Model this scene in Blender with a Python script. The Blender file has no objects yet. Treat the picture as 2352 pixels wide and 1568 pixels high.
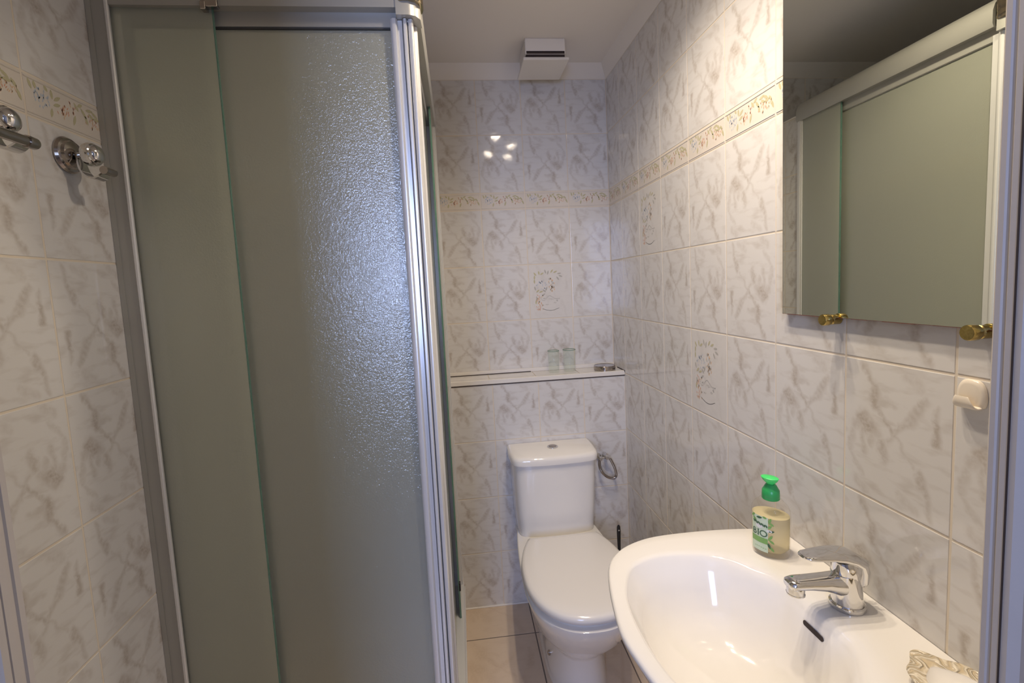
import bpy, math, random
from mathutils import Vector, Matrix
sc = bpy.context.scene
COL = sc.collection
PI = math.pi

# ---------------------------------------------------------------- camera
cam_d = bpy.data.cameras.new('camera'); cam = bpy.data.objects.new('camera', cam_d); COL.objects.link(cam)
sc.camera = cam
CP = Vector((-.7123, -2.1796, 1.4283)); yaw, pitch, roll = .1023, -.0908, -.0498
F = Vector((math.sin(yaw)*math.cos(pitch), math.cos(yaw)*math.cos(pitch), math.sin(pitch)))
R0 = Vector((math.cos(yaw), -math.sin(yaw), 0)); U0 = R0.cross(F)
Rv = math.cos(roll)*R0 + math.sin(roll)*U0; Uv = -math.sin(roll)*R0 + math.cos(roll)*U0
m = Matrix.Identity(4)
for i in range(3):
    m[i][0] = Rv[i]; m[i][1] = Uv[i]; m[i][2] = -F[i]; m[i][3] = CP[i]
cam.matrix_world = m
cam_d.sensor_width = 36; cam_d.lens = 1101.23/2352*36
cam_d.shift_x = 6.17/2352; cam_d.shift_y = -29.33/2352
cam_d.clip_start = .02

# ---------------------------------------------------------------- world, lights, exposure
w = bpy.data.worlds.new('world'); sc.world = w; w.use_nodes = True
w.node_tree.nodes['Background'].inputs[0].default_value = (.55, .7, 1, 1)
w.node_tree.nodes['Background'].inputs[1].default_value = .6
sc.view_settings.view_transform = 'Standard'; sc.view_settings.look = 'None'
sc.view_settings.gamma = 1; sc.view_settings.use_curve_mapping = False
sc.view_settings.exposure = 0.25
sc.cycles.use_denoising = True; sc.cycles.use_adaptive_sampling = True; sc.cycles.adaptive_threshold = .02
sc.cycles.sample_clamp_indirect = 3
sc.cycles.max_bounces = 14; sc.cycles.transmission_bounces = 10; sc.cycles.diffuse_bounces = 5
sc.cycles.caustics_reflective = False; sc.cycles.blur_glossy = .5

CEIL = 2.372
# four warm spotlights recessed into the ceiling (bodies are built further down)
LAMPS = [(-.42, -.95, 0), (-.44, -1.33, 0), (-.30, -1.14, 1), (-.29, -1.42, 1)]     # last: 1 = narrow downlight
WARM = (1, .85, .67)
for (lx, ly, narrow) in LAMPS:
    l = bpy.data.lights.new('ceiling_spot_light', 'SPOT'); l.color = WARM
    l.energy = 17 if narrow else 13.0
    l.shadow_soft_size = .02; l.spot_size = math.radians(90 if narrow else 148); l.spot_blend = 1 if narrow else .7
    o = bpy.data.objects.new('ceiling_spot_light', l); COL.objects.link(o); o.location = (lx, ly, CEIL-(.035 if narrow else .05))

def area(name, loc, rot, sx, sy, power, colour):
    l = bpy.data.lights.new(name, 'AREA'); l.shape = 'RECTANGLE'; l.size = sx; l.size_y = sy
    l.energy = power; l.color = colour
    o = bpy.data.objects.new(name, l); COL.objects.link(o); o.location = loc; o.rotation_euler = rot
    return o
# daylight through the left window, plus an added light for the jamb (facing +y)
area('daylight_window_left', (-1.30, -4.08, 1.62), (math.radians(90), 0, 0), .58, 1.15, 34, (.44, .56, 1))
area('added_jamb_light', (.62, -4.08, 1.50), (math.radians(90), 0, 0), .34, .80, 5.0, (.55, .68, 1))

# ---------------------------------------------------------------- helpers
def tag(o, label=None, cat=None, group=None, kind=None):
    if label: o['label'] = label
    if cat: o['category'] = cat
    if group: o['group'] = group
    if kind: o['kind'] = kind
    return o

def empty(name, loc, label, cat, group=None):
    o = bpy.data.objects.new(name, None); COL.objects.link(o); o.location = loc
    o.empty_display_size = .05
    return tag(o, label, cat, group)

class MB:
    def __init__(s): s.v = []; s.f = []; s.mi = []; s.uv = []
    def add(s, vs, fs, mi=0, uvs=None):
        b = len(s.v); s.v += [tuple(v) for v in vs]
        for k, f in enumerate(fs):
            s.f.append([b+i for i in f]); s.mi.append(mi)
            s.uv.append(uvs[k] if uvs else None)
        return s
    def box(s, x0, x1, y0, y1, z0, z1, mi=0, bv=0):
        if bv <= 0:
            v = [(x0,y0,z0),(x1,y0,z0),(x1,y1,z0),(x0,y1,z0),(x0,y0,z1),(x1,y0,z1),(x1,y1,z1),(x0,y1,z1)]
            f = [(0,3,2,1),(4,5,6,7),(0,1,5,4),(1,2,6,5),(2,3,7,6),(3,0,4,7)]
            return s.add(v, f, mi)
        xs, ys, zs = (x0, x1), (y0, y1), (z0, z1); v = []; idx = {}
        for i in (0,1):
            for j in (0,1):
                for k in (0,1):
                    for a in range(3):
                        c = [xs[i], ys[j], zs[k]]
                        for q in range(3):
                            if q != a: c[q] += bv*(1 if (i,j,k)[q] == 0 else -1)
                        idx[(i,j,k,a)] = len(v); v.append(c)
        f = []
        for a in range(3):
            o1, o2 = (a+1) % 3, (a+2) % 3
            for e in (0,1):
                q = []
                for (p1, p2) in ((0,0),(1,0),(1,1),(0,1)):
                    t = [0,0,0]; t[a] = e; t[o1] = p1; t[o2] = p2; q.append(idx[(*t, a)])
                f.append(q if e else q[::-1])
            for p1 in (0,1):
                for p2 in (0,1):
                    t0 = [0,0,0]; t1 = [0,0,0]; t0[o1] = t1[o1] = p1; t0[o2] = t1[o2] = p2; t0[a] = 0; t1[a] = 1
                    q = [idx[(*t0, o1)], idx[(*t1, o1)], idx[(*t1, o2)], idx[(*t0, o2)]]
                    f.append(q if (p1 == p2) else q[::-1])
        for i in (0,1):
            for j in (0,1):
                for k in (0,1):
                    q = [idx[(i,j,k,0)], idx[(i,j,k,1)], idx[(i,j,k,2)]]
                    f.append(q if (i+j+k) % 2 else q[::-1])
        return s.add(v, f, mi)
    def loft(s, rings, closed=True, cap0=True, cap1=True, mi=0):
        n = len(rings[0]); b = len(s.v)
        for r in rings: s.v += [tuple(p) for p in r]
        m_ = n if closed else n-1
        for k in range(len(rings)-1):
            for i in range(m_):
                j = (i+1) % n
                s.f.append([b+k*n+i, b+k*n+j, b+(k+1)*n+j, b+(k+1)*n+i]); s.mi.append(mi); s.uv.append(None)
        if cap0: s.f.append([b+i for i in range(n)][::-1]); s.mi.append(mi); s.uv.append(None)
        if cap1: s.f.append([b+(len(rings)-1)*n+i for i in range(n)]); s.mi.append(mi); s.uv.append(None)
        return s
    def prism(s, poly, z0, z1, mi=0):           # poly in xy, counter-clockwise
        return s.loft([[(x,y,z0) for x,y in poly], [(x,y,z1) for x,y in poly]], mi=mi)
    def lathe(s, prof, c=(0,0,0), axis='z', n=32, mi=0, cap0=True, cap1=True):
        rings = []
        for r, h in prof:
            ring = []
            for i in range(n):
                a = 2*PI*i/n; u, v_ = r*math.cos(a), r*math.sin(a)
                if axis == 'z': p = (u, v_, h)
                elif axis == 'x': p = (h, u, v_)
                else: p = (v_, h, u)
                ring.append((c[0]+p[0], c[1]+p[1], c[2]+p[2]))
            rings.append(ring)
        return s.loft(rings, cap0=cap0, cap1=cap1, mi=mi)
    def tube(s, pts, r, n=14, closed=False, mi=0):
        pts = [Vector(p) for p in pts]; N = len(pts); rings = []; up = None
        rr = r if isinstance(r, (list, tuple)) else [r]*N
        for k in range(N):
            if closed: t = pts[(k+1) % N]-pts[k-1]
            else: t = pts[min(k+1, N-1)]-pts[max(k-1, 0)]
            t.normalize()
            if up is None:
                up = Vector((0,0,1)) if abs(t.z) < .9 else Vector((1,0,0))
            a = (up - t*up.dot(t)).normalized(); b_ = t.cross(a); up = a
            rings.append([pts[k]+rr[k]*(a*math.cos(2*PI*i/n)+b_*math.sin(2*PI*i/n)) for i in range(n)])
        if closed: rings.append(rings[0])
        return s.loft(rings, cap0=not closed, cap1=not closed, mi=mi)
    def build(s, name, mats, parent=None, smooth=35, subsurf=0, loc=None):
        me = bpy.data.meshes.new(name)
        me.from_pydata(s.v, [], s.f)
        if not isinstance(mats, (list, tuple)): mats = [mats]
        for m_ in mats: me.materials.append(m_)
        me.polygons.foreach_set('material_index', s.mi)
        if any(u is not None for u in s.uv):
            uvl = me.uv_layers.new(name='UVMap'); k = 0
            for fi, f in enumerate(s.f):
                u = s.uv[fi]
                for i in range(len(f)):
                    if u: uvl.data[k].uv = u[i]
                    k += 1
        me.validate(); me.update()
        if smooth:
            me.polygons.foreach_set('use_smooth', [True]*len(me.polygons))
            me.set_sharp_from_angle(angle=math.radians(smooth))
        o = bpy.data.objects.new(name, me); COL.objects.link(o)
        if parent: o.parent = parent
        if loc: o.location = loc
        if subsurf:
            md = o.modifiers.new('subdivision', 'SUBSURF'); md.levels = subsurf; md.render_levels = subsurf
        return o

def rounded(pts, r, n=5):
    """round the corners of a closed 2-D polygon"""
    out = []; N = len(pts)
    for i in range(N):
        p0, p1, p2 = Vector(pts[i-1]), Vector(pts[i]), Vector(pts[(i+1) % N])
        a = (p0-p1); b_ = (p2-p1); rr = min(r, a.length*.49, b_.length*.49)
        A = p1+a.normalized()*rr; B = p1+b_.normalized()*rr
        for k in range(n+1):
            t = k/n; q = A*(1-t)**2+p1*2*t*(1-t)+B*t*t; out.append((q.x, q.y))
    return out

def spline(pts, n=8, closed=False):
    P = [Vector(p) for p in pts]; N = len(P); out = []
    rng = range(N) if closed else range(N-1)
    for i in rng:
        if closed: a, b_, c, d = P[i-1], P[i], P[(i+1) % N], P[(i+2) % N]
        else: a, b_, c, d = P[max(i-1,0)], P[i], P[i+1], P[min(i+2,N-1)]
        for k in range(n):
            t = k/n
            out.append(.5*((2*b_)+(c-a)*t+(2*a-5*b_+4*c-d)*t*t+(3*b_-a-3*c+d)*t**3))
    if not closed: out.append(P[-1])
    return out

# ---------------------------------------------------------------- materials
def mat(name, col, rough=.5, metal=0, coat=0, bump=None, spec=.5, ior=None, trans=0, noise=None):
    m_ = bpy.data.materials.new(name); m_.use_nodes = True; nt = m_.node_tree
    b_ = nt.nodes['Principled BSDF']
    b_.inputs['Base Color'].default_value = (*col, 1); b_.inputs['Roughness'].default_value = rough
    b_.inputs['Metallic'].default_value = metal; b_.inputs['Coat Weight'].default_value = coat
    b_.inputs['Coat Roughness'].default_value = .03
    b_.inputs['Specular IOR Level'].default_value = spec; b_.inputs['Transmission Weight'].default_value = trans
    if ior: b_.inputs['IOR'].default_value = ior
    tc = nt.nodes.new('ShaderNodeTexCoord')
    if noise:                                         # (scale, second colour): faint colour mottling
        nz = nt.nodes.new('ShaderNodeTexNoise'); nz.inputs['Scale'].default_value = noise[0]; nz.inputs['Detail'].default_value = 4
        nt.links.new(tc.outputs['Object'], nz.inputs['Vector'])
        mx = nt.nodes.new('ShaderNodeMix'); mx.data_type = 'RGBA'
        mx.inputs[6].default_value = (*col, 1); mx.inputs[7].default_value = (*noise[1], 1)
        nt.links.new(nz.outputs['Fac'], mx.inputs[0]); nt.links.new(mx.outputs[2], b_.inputs['Base Color'])
    if bump:                                          # (scale, strength, distance)
        nz = nt.nodes.new('ShaderNodeTexNoise'); nz.inputs['Scale'].default_value = bump[0]; nz.inputs['Detail'].default_value = 3
        nt.links.new(tc.outputs['Object'], nz.inputs['Vector'])
        bp = nt.nodes.new('ShaderNodeBump'); bp.inputs['Strength'].default_value = bump[1]; bp.inputs['Distance'].default_value = bump[2]
        nt.links.new(nz.outputs['Fac'], bp.inputs['Height']); nt.links.new(bp.outputs['Normal'], b_.inputs['Normal'])
    return m_

M = {}
M['grout'] = mat('grout', (.75, .67, .55), .8, noise=(30, (.70, .61, .49)))
M['ceramic'] = mat('ceramic', (.86, .83, .78), .09, coat=.3, noise=(3, (.84, .81, .76)))
M['seat_plastic'] = mat('seat_plastic', (.80, .77, .735), .16, noise=(4, (.79, .76, .72)))
M['white_paint'] = mat('white_paint', (.85, .80, .74), .7, bump=(180, .08, .001), noise=(2.5, (.83, .785, .725)))
M['wood_paint'] = mat('wood_paint', (.54, .49, .44), .45, bump=(60, .15, .001), noise=(14, (.50, .45, .40)))
M['room_paint'] = mat('room_paint', (.62, .60, .58), .8, noise=(2, (.6, .58, .56)))
M['room_floor'] = mat('room_floor', (.35, .24, .16), .5, noise=(5, (.28, .19, .12)))
M['alu'] = mat('alu', (.44, .43, .39), .36, metal=.3, noise=(9, (.42, .41, .37)))
M['alu_bright'] = mat('alu_bright', (.80, .79, .77), .28, metal=.35, noise=(9, (.77, .76, .74)))
M['gasket'] = mat('gasket', (.03, .03, .03), .6, noise=(40, (.05, .05, .05)))
M['chrome'] = mat('chrome', (.74, .73, .72), .06, metal=1, noise=(30, (.72, .71, .70)))
M['dark_chrome'] = mat('dark_chrome', (.46, .42, .39), .13, metal=1, noise=(30, (.42, .38, .35)))
M['brass'] = mat('brass', (.62, .47, .18), .22, metal=1, bump=(420, .5, .0006), noise=(260, (.30, .22, .07)))
M['cap_metal'] = mat('cap_metal', (.60, .50, .33), .12, metal=1, noise=(20, (.54, .44, .28)))
M['white_plastic'] = mat('white_plastic', (.80, .76, .70), .3, noise=(20, (.78, .74, .68)))
M['cream_hook'] = mat('cream_hook', (.80, .72, .60), .2, noise=(20, (.78, .70, .58)))
M['black_plastic'] = mat('black_plastic', (.012, .012, .012), .35, noise=(20, (.02, .02, .02)))
M['dark_slot'] = mat('dark_slot', (.05, .035, .03), .8, noise=(20, (.03, .02, .02)))
M['green_cap'] = mat('green_cap', (.03, .36, .10), .3, noise=(20, (.03, .33, .09)))
M['green_nozzle'] = mat('green_nozzle', (.06, .72, .17), .35, noise=(20, (.06, .68, .16)))
M['lamp_white'] = mat('lamp_white', (.8, .78, .74), .4, noise=(20, (.78, .76, .72)))
M['glass_rim'] = mat('glass_rim', (.26, .42, .34), .15, trans=.3, noise=(20, (.10, .27, .2)))
M['petal_blue'] = mat('petal_blue', (.47, .52, .60), .15, noise=(300, (.55, .60, .66)))
M['petal_red'] = mat('petal_red', (.66, .33, .22), .15, noise=(300, (.74, .45, .32)))
M['petal_orange'] = mat('petal_orange', (.70, .47, .27), .15, noise=(300, (.75, .55, .38)))
M['leaf'] = mat('leaf', (.50, .46, .26), .15, noise=(300, (.56, .52, .36)))
M['leaf_grey'] = mat('leaf_grey', (.44, .42, .38), .15, noise=(300, (.50, .48, .44)))

def emis(name, col, s):
    m_ = bpy.data.materials.new(name); m_.use_nodes = True; nt = m_.node_tree
    b_ = nt.nodes['Principled BSDF']; b_.inputs['Emission Color'].default_value = (*col, 1); b_.inputs['Emission Strength'].default_value = s
    return m_
M['bulb'] = emis('bulb', WARM, 60)

# marbled glazed tile: the same vein drawing on every tile, from line segments in tile coordinates (metres)
SEG = [((.20,.05),(.32,.20),.010,.55),((.32,.20),(.33,.29),.020,.75),((.33,.29),(.52,.48),.006,.8),((.36,.22),(.50,.30),.006,.45),
       ((.78,.22),(.66,.36),.012,.5),((.66,.36),(.52,.48),.008,.6),((.52,.48),(.36,.56),.008,.5),
       ((.89,.24),(.88,.34),.007,.6),((.88,.34),(.87,.47),.010,.8),
       ((.12,.50),(.20,.42),.016,.5),((.20,.42),(.29,.48),.022,.8),((.29,.48),(.30,.60),.007,.5),((.20,.48),(.23,.66),.009,.6),((.09,.56),(.06,.68),.008,.5),
       ((.38,.56),(.43,.68),.014,.55),((.52,.48),(.68,.64),.004,.45),((.74,.68),(.80,.80),.013,.6),((.80,.80),(.85,.95),.009,.6),
       ((.08,.72),(.20,.86),.006,.4),((.14,.90),(.26,.97),.012,.35),((.58,.88),(.72,.96),.010,.25),((.62,.08),(.72,.14),.016,.3)]
def vein_material(name, base, vein, W=.2, H=.25, scale=1.0, amount=1.0):
    m_ = bpy.data.materials.new(name); m_.use_nodes = True; nt = m_.node_tree; L = nt.links.new
    b_ = nt.nodes['Principled BSDF']; b_.inputs['Roughness'].default_value = .07
    b_.inputs['Coat Weight'].default_value = .0; b_.inputs['IOR'].default_value = 1.5
    uv = nt.nodes.new('ShaderNodeUVMap'); uv.uv_map = 'UVMap'
    nz = nt.nodes.new('ShaderNodeTexNoise'); nz.inputs['Scale'].default_value = 30; nz.inputs['Detail'].default_value = 4
    L(uv.outputs[0], nz.inputs['Vector'])
    sb = nt.nodes.new('ShaderNodeVectorMath'); sb.operation = 'SUBTRACT'; sb.inputs[1].default_value = (.5,.5,.5); L(nz.outputs['Color'], sb.inputs[0])
    scl = nt.nodes.new('ShaderNodeVectorMath'); scl.operation = 'MULTIPLY'; scl.inputs[1].default_value = (.030,.030,0); L(sb.outputs[0], scl.inputs[0])
    P = nt.nodes.new('ShaderNodeVectorMath'); P.operation = 'ADD'; L(uv.outputs[0], P.inputs[0]); L(scl.outputs[0], P.inputs[1])
    acc = None
    for (a, c, wd, it) in SEG:
        a = Vector((a[0]*W, (1-a[1])*H, 0)); c = Vector((c[0]*W, (1-c[1])*H, 0)); ba = c-a; wd = wd*.52*scale+.0004
        pa = nt.nodes.new('ShaderNodeVectorMath'); pa.operation = 'SUBTRACT'; L(P.outputs[0], pa.inputs[0]); pa.inputs[1].default_value = a
        dt = nt.nodes.new('ShaderNodeVectorMath'); dt.operation = 'DOT_PRODUCT'; L(pa.outputs[0], dt.inputs[0]); dt.inputs[1].default_value = ba/ba.length_squared
        cl = nt.nodes.new('ShaderNodeClamp'); L(dt.outputs['Value'], cl.inputs[0])
        ms = nt.nodes.new('ShaderNodeVectorMath'); ms.operation = 'SCALE'; ms.inputs[0].default_value = ba; L(cl.outputs[0], ms.inputs['Scale'])
        ds = nt.nodes.new('ShaderNodeVectorMath'); ds.operation = 'DISTANCE'; L(pa.outputs[0], ds.inputs[0]); L(ms.outputs[0], ds.inputs[1])
        mr = nt.nodes.new('ShaderNodeMapRange'); mr.interpolation_type = 'SMOOTHSTEP'; L(ds.outputs['Value'], mr.inputs[0])
        mr.inputs[1].default_value = 0; mr.inputs[2].default_value = wd*1.7+.0028; mr.inputs[3].default_value = min(1, it*(1.25 if wd > .0052 else .85)); mr.inputs[4].default_value = 0
        if acc is None: acc = mr.outputs[0]
        else:
            mx = nt.nodes.new('ShaderNodeMath'); mx.operation = 'MAXIMUM'; L(acc, mx.inputs[0]); L(mr.outputs[0], mx.inputs[1]); acc = mx.outputs[0]
    # broken, cloudy strength along the veins
    n2 = nt.nodes.new('ShaderNodeTexNoise'); n2.inputs['Scale'].default_value = 120; n2.inputs['Detail'].default_value = 4; L(uv.outputs[0], n2.inputs['Vector'])
    r2 = nt.nodes.new('ShaderNodeMapRange'); L(n2.outputs['Fac'], r2.inputs[0]); r2.inputs[1].default_value = .3; r2.inputs[2].default_value = .6; r2.inputs[3].default_value = .45; r2.inputs[4].default_value = 1
    mu = nt.nodes.new('ShaderNodeMath'); mu.operation = 'MULTIPLY'; L(acc, mu.inputs[0]); L(r2.outputs[0], mu.inputs[1])
    # faint diagonal clouding between the veins
    mp = nt.nodes.new('ShaderNodeMapping'); mp.inputs['Rotation'].default_value = (0,0,math.radians(-62)); mp.inputs['Scale'].default_value = (14,50,1); L(uv.outputs[0], mp.inputs[0])
    n3 = nt.nodes.new('ShaderNodeTexNoise'); n3.inputs['Scale'].default_value = 1; n3.inputs['Detail'].default_value = 3; L(mp.outputs[0], n3.inputs['Vector'])
    r3 = nt.nodes.new('ShaderNodeMapRange'); L(n3.outputs['Fac'], r3.inputs[0]); r3.inputs[1].default_value = .52; r3.inputs[2].default_value = .72; r3.inputs[3].default_value = 0; r3.inputs[4].default_value = .42
    ad = nt.nodes.new('ShaderNodeMath'); ad.operation = 'MAXIMUM'; L(mu.outputs[0], ad.inputs[0]); L(r3.outputs[0], ad.inputs[1])
    am = nt.nodes.new('ShaderNodeMath'); am.operation = 'MULTIPLY'; am.inputs[1].default_value = amount; am.use_clamp = True; L(ad.outputs[0], am.inputs[0])
    mx = nt.nodes.new('ShaderNodeMix'); mx.data_type = 'RGBA'; L(am.outputs[0], mx.inputs[0])
    mx.inputs[6].default_value = (*base, 1); mx.inputs[7].default_value = (*vein, 1); L(mx.outputs[2], b_.inputs['Base Color'])
    # slightly wavy glaze
    tc = nt.nodes.new('ShaderNodeTexCoord')
    n4 = nt.nodes.new('ShaderNodeTexNoise'); n4.inputs['Scale'].default_value = 26; n4.inputs['Detail'].default_value = 2; L(tc.outputs['Object'], n4.inputs['Vector'])
    bp = nt.nodes.new('ShaderNodeBump'); bp.inputs['Strength'].default_value = .12; bp.inputs['Distance'].default_value = .002
    L(n4.outputs['Fac'], bp.inputs['Height']); L(bp.outputs['Normal'], b_.inputs['Normal'])
    return m_
M['tile'] = vein_material('marbled_wall_tile', (.70, .68, .655), (.465, .41, .36))
M['tile_plain'] = vein_material('plain_decor_tile', (.70, .675, .64), (.46, .415, .37), amount=.25)
M['border'] = mat('border_tile', (.72, .66, .585), .1, noise=(60, (.70, .635, .555)))
M['floor_tile'] = vein_material('floor_tile', (.66, .53, .40), (.50, .37, .26), W=.33, H=.33, scale=2.5, amount=.45)
M['floor_grout'] = mat('floor_grout', (.16, .13, .11), .8, noise=(60, (.2, .16, .13)))

# frosted shower glass: fine-grained rough refraction plus the milky scatter of the etched face
def frosted(name, tint, milky):
    m_ = bpy.data.materials.new(name); m_.use_nodes = True; nt = m_.node_tree; L = nt.links.new
    nt.nodes.remove(nt.nodes['Principled BSDF']); out = nt.nodes['Material Output']
    tc = nt.nodes.new('ShaderNodeTexCoord')
    nz = nt.nodes.new('ShaderNodeTexNoise'); nz.inputs['Scale'].default_value = 240; nz.inputs['Detail'].default_value = 2; L(tc.outputs['Object'], nz.inputs['Vector'])
    bp = nt.nodes.new('ShaderNodeBump'); bp.inputs['Strength'].default_value = .9; bp.inputs['Distance'].default_value = .0014; L(nz.outputs['Fac'], bp.inputs['Height'])
    rf = nt.nodes.new('ShaderNodeBsdfRefraction'); rf.inputs['Color'].default_value = (*tint, 1); rf.inputs['Roughness'].default_value = .33; rf.inputs['IOR'].default_value = 1.28
    tl = nt.nodes.new('ShaderNodeBsdfTranslucent'); tl.inputs['Color'].default_value = (*milky, 1)
    df = nt.nodes.new('ShaderNodeBsdfDiffuse'); df.inputs['Color'].default_value = (*milky, 1)
    gl = nt.nodes.new('ShaderNodeBsdfGlossy'); gl.inputs['Roughness'].default_value = .08; gl.inputs['Color'].default_value = (1,1,.96,1); L(bp.outputs['Normal'], gl.inputs['Normal'])
    m1 = nt.nodes.new('ShaderNodeMixShader'); m1.inputs[0].default_value = .5; L(tl.outputs[0], m1.inputs[1]); L(df.outputs[0], m1.inputs[2])
    m2 = nt.nodes.new('ShaderNodeMixShader'); m2.inputs[0].default_value = .56; L(rf.outputs[0], m2.inputs[1]); L(m1.outputs[0], m2.inputs[2])
    fr = nt.nodes.new('ShaderNodeFresnel'); fr.inputs['IOR'].default_value = 2.0
    m3 = nt.nodes.new('ShaderNodeMixShader'); L(fr.outputs[0], m3.inputs[0]); L(m2.outputs[0], m3.inputs[1]); L(gl.outputs[0], m3.inputs[2])
    L(m3.outputs[0], out.inputs[0])
    return m_
M['frosted'] = frosted('frosted_glass', (1.0, 1.0, .97), (.95, .97, .80))
def clear_glass(name, tint, ior=1.45):
    m_ = bpy.data.materials.new(name); m_.use_nodes = True; nt = m_.node_tree; L = nt.links.new
    nt.nodes.remove(nt.nodes['Principled BSDF']); out = nt.nodes['Material Output']
    tr = nt.nodes.new('ShaderNodeBsdfTransparent'); tr.inputs['Color'].default_value = (*tint, 1)
    gl = nt.nodes.new('ShaderNodeBsdfGlossy'); gl.inputs['Roughness'].default_value = .04
    lw = nt.nodes.new('ShaderNodeLayerWeight'); lw.inputs['Blend'].default_value = .5
    pw = nt.nodes.new('ShaderNodeMath'); pw.operation = 'POWER'; pw.inputs[1].default_value = 4; L(lw.outputs['Facing'], pw.inputs[0])
    fr = nt.nodes.new('ShaderNodeMath'); fr.operation = 'MULTIPLY_ADD'; fr.inputs[1].default_value = .30; fr.inputs[2].default_value = (ior-1)**2/(ior+1)**2; L(pw.outputs[0], fr.inputs[0])
    mx = nt.nodes.new('ShaderNodeMixShader'); L(fr.outputs[0], mx.inputs[0]); L(tr.outputs[0], mx.inputs[1]); L(gl.outputs[0], mx.inputs[2]); L(mx.outputs[0], out.inputs[0])
    return m_
M['clear'] = clear_glass('clear_thin_glass', (.93, .96, .93))
M['pane_clear'] = clear_glass('pane_clear_side', (.94, .97, .93), 1.2)
M['tumbler'] = clear_glass('tumbler_glass', (.972, .985, .972), 1.18)
M['bottle_clear'] = clear_glass('bottle_plastic', (.985, .975, .955), 1.18)
M['soap'] = mat('liquid_soap', (.88, .80, .54), .3, trans=.6, ior=1.1, noise=(10, (.82, .74, .50)))
M['mirror'] = mat('mirror_silver', (.80, .83, .76), .0, metal=1)
M['mirror_back'] = mat('mirror_edge', (.20, .08, .06), .6, noise=(80, (.12, .05, .04)))

# ---------------------------------------------------------------- tiled surfaces
random.seed(4)
def ellipse(cx, cy, a, b_, ang, n=8, tip=False):
    pts = []
    for i in range(n):
        t = 2*PI*i/n; x = a*math.cos(t); y = b_*math.sin(t)
        if tip: y *= (1-abs(math.cos(t))**3*.6)
        pts.append((cx+x*math.cos(ang)-y*math.sin(ang), cy+x*math.sin(ang)+y*math.cos(ang)))
    return pts
def motif_border(rnd):
    """petals and leaves of one border tile: (polygon, material slot)"""
    out = []
    for i in range(34):
        r = .019*math.sqrt(rnd.random()); t = rnd.random()*2*PI
        out.append((ellipse(.036+r*math.cos(t), .040+r*math.sin(t)*.95, .0028, .0013, rnd.uniform(.8, 2.2)), 4))
    for i in range(30):
        u = rnd.random(); out.append((ellipse(.078+.034*u+rnd.gauss(0,.003), .030+.022*u+rnd.gauss(0,.006), .0034, .0011, rnd.uniform(.9, 2.3)), 5 if rnd.random() < .7 else 6))
    for i in range(18):
        u = rnd.random(); out.append((ellipse(.158+rnd.gauss(0,.006), .020+.028*u, .0030, .0010, rnd.uniform(.9, 2.3)), 5 if rnd.random() < .5 else 6))
    for i in range(10):
        out.append((ellipse(.176+rnd.gauss(0,.005), .034+rnd.gauss(0,.007), .003, .001, rnd.uniform(.9, 2.2)), 6))
    for (x, y, a, g) in ((.014,.058,.009,-1.2),(.024,.060,.007,-1.4),(.048,.062,.006,-.9),(.060,.056,.009,-1.5),(.056,.022,.009,1.35),(.072,.052,.010,.6),(.070,.040,.009,.35),
                         (.110,.026,.011,1.25),(.118,.054,.009,2.2),(.128,.060,.008,.5),(.136,.048,.011,-.9),(.142,.036,.009,-1.2),(.152,.058,.010,.2),(.166,.054,.009,-.5),(.170,.046,.010,.05),(.182,.046,.008,-.9),(.190,.030,.010,-1.2),(.156,.048,.008,-.6)):
        out.append((ellipse(x, y, a, .0034, g, 10, True), 7))
    return out
def motif_decor(rnd):
    """garland of leaves and hanging blossom on a decor tile"""
    out = []
    for i in range(30):
        u = rnd.random(); out.append((ellipse(.105+rnd.gauss(0,.009*(1-u*.6)), .185-.07*u, .005, .0018, rnd.uniform(1, 2.2)), 6 if rnd.random() < .5 else 8))
    for i in range(26):
        r = .024*math.sqrt(rnd.random()); t = rnd.random()*2*PI
        out.append((ellipse(.058+r*math.cos(t), .158+r*math.sin(t), .0035, .0016, rnd.uniform(.8, 2.2)), 4))
    for i in range(34):
        u = rnd.random(); out.append((ellipse(.045+rnd.gauss(0,.010), .110-.07*u, .004, .0017, rnd.uniform(.9, 2.3)), 6 if rnd.random() < .6 else 5))
    for (x, y, g) in ((.030,.205,2.2),(.048,.210,1.8),(.062,.206,.5),(.078,.215,1.9),(.090,.210,1.3),(.108,.216,.9),(.124,.212,.4),(.142,.204,.1),(.148,.192,-.4),(.135,.182,-1.0),(.027,.190,1.5),(.026,.172,1.6),
                      (.028,.140,1.9),(.040,.128,.7),(.055,.124,.3),(.070,.128,2.4),(.080,.136,1.2),(.034,.095,1.7),(.030,.078,1.5),(.066,.110,.6)):
        out.append((ellipse(x, y, .010, .0036, g, 10, True), 7 if rnd.random() < .55 else 8))
    for k in range(26):            # handwriting-like flourish and the vase foot
        t = k/25; out.append((ellipse(.050+.09*t, .100-.018*math.sin(t*9)*(1-t)-.01*t, .0036, .0008, math.sin(t*20)), 8))
        out.append((ellipse(.060+.075*t, .046-.010*math.sin(t*PI), .0034, .0009, .8*(t-.5)), 8))
        out.append((ellipse(.096+.034*math.cos(k*1.7), .078+.016*math.sin(k*2.3), .0034, .0008, k), 8))
    return out

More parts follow.
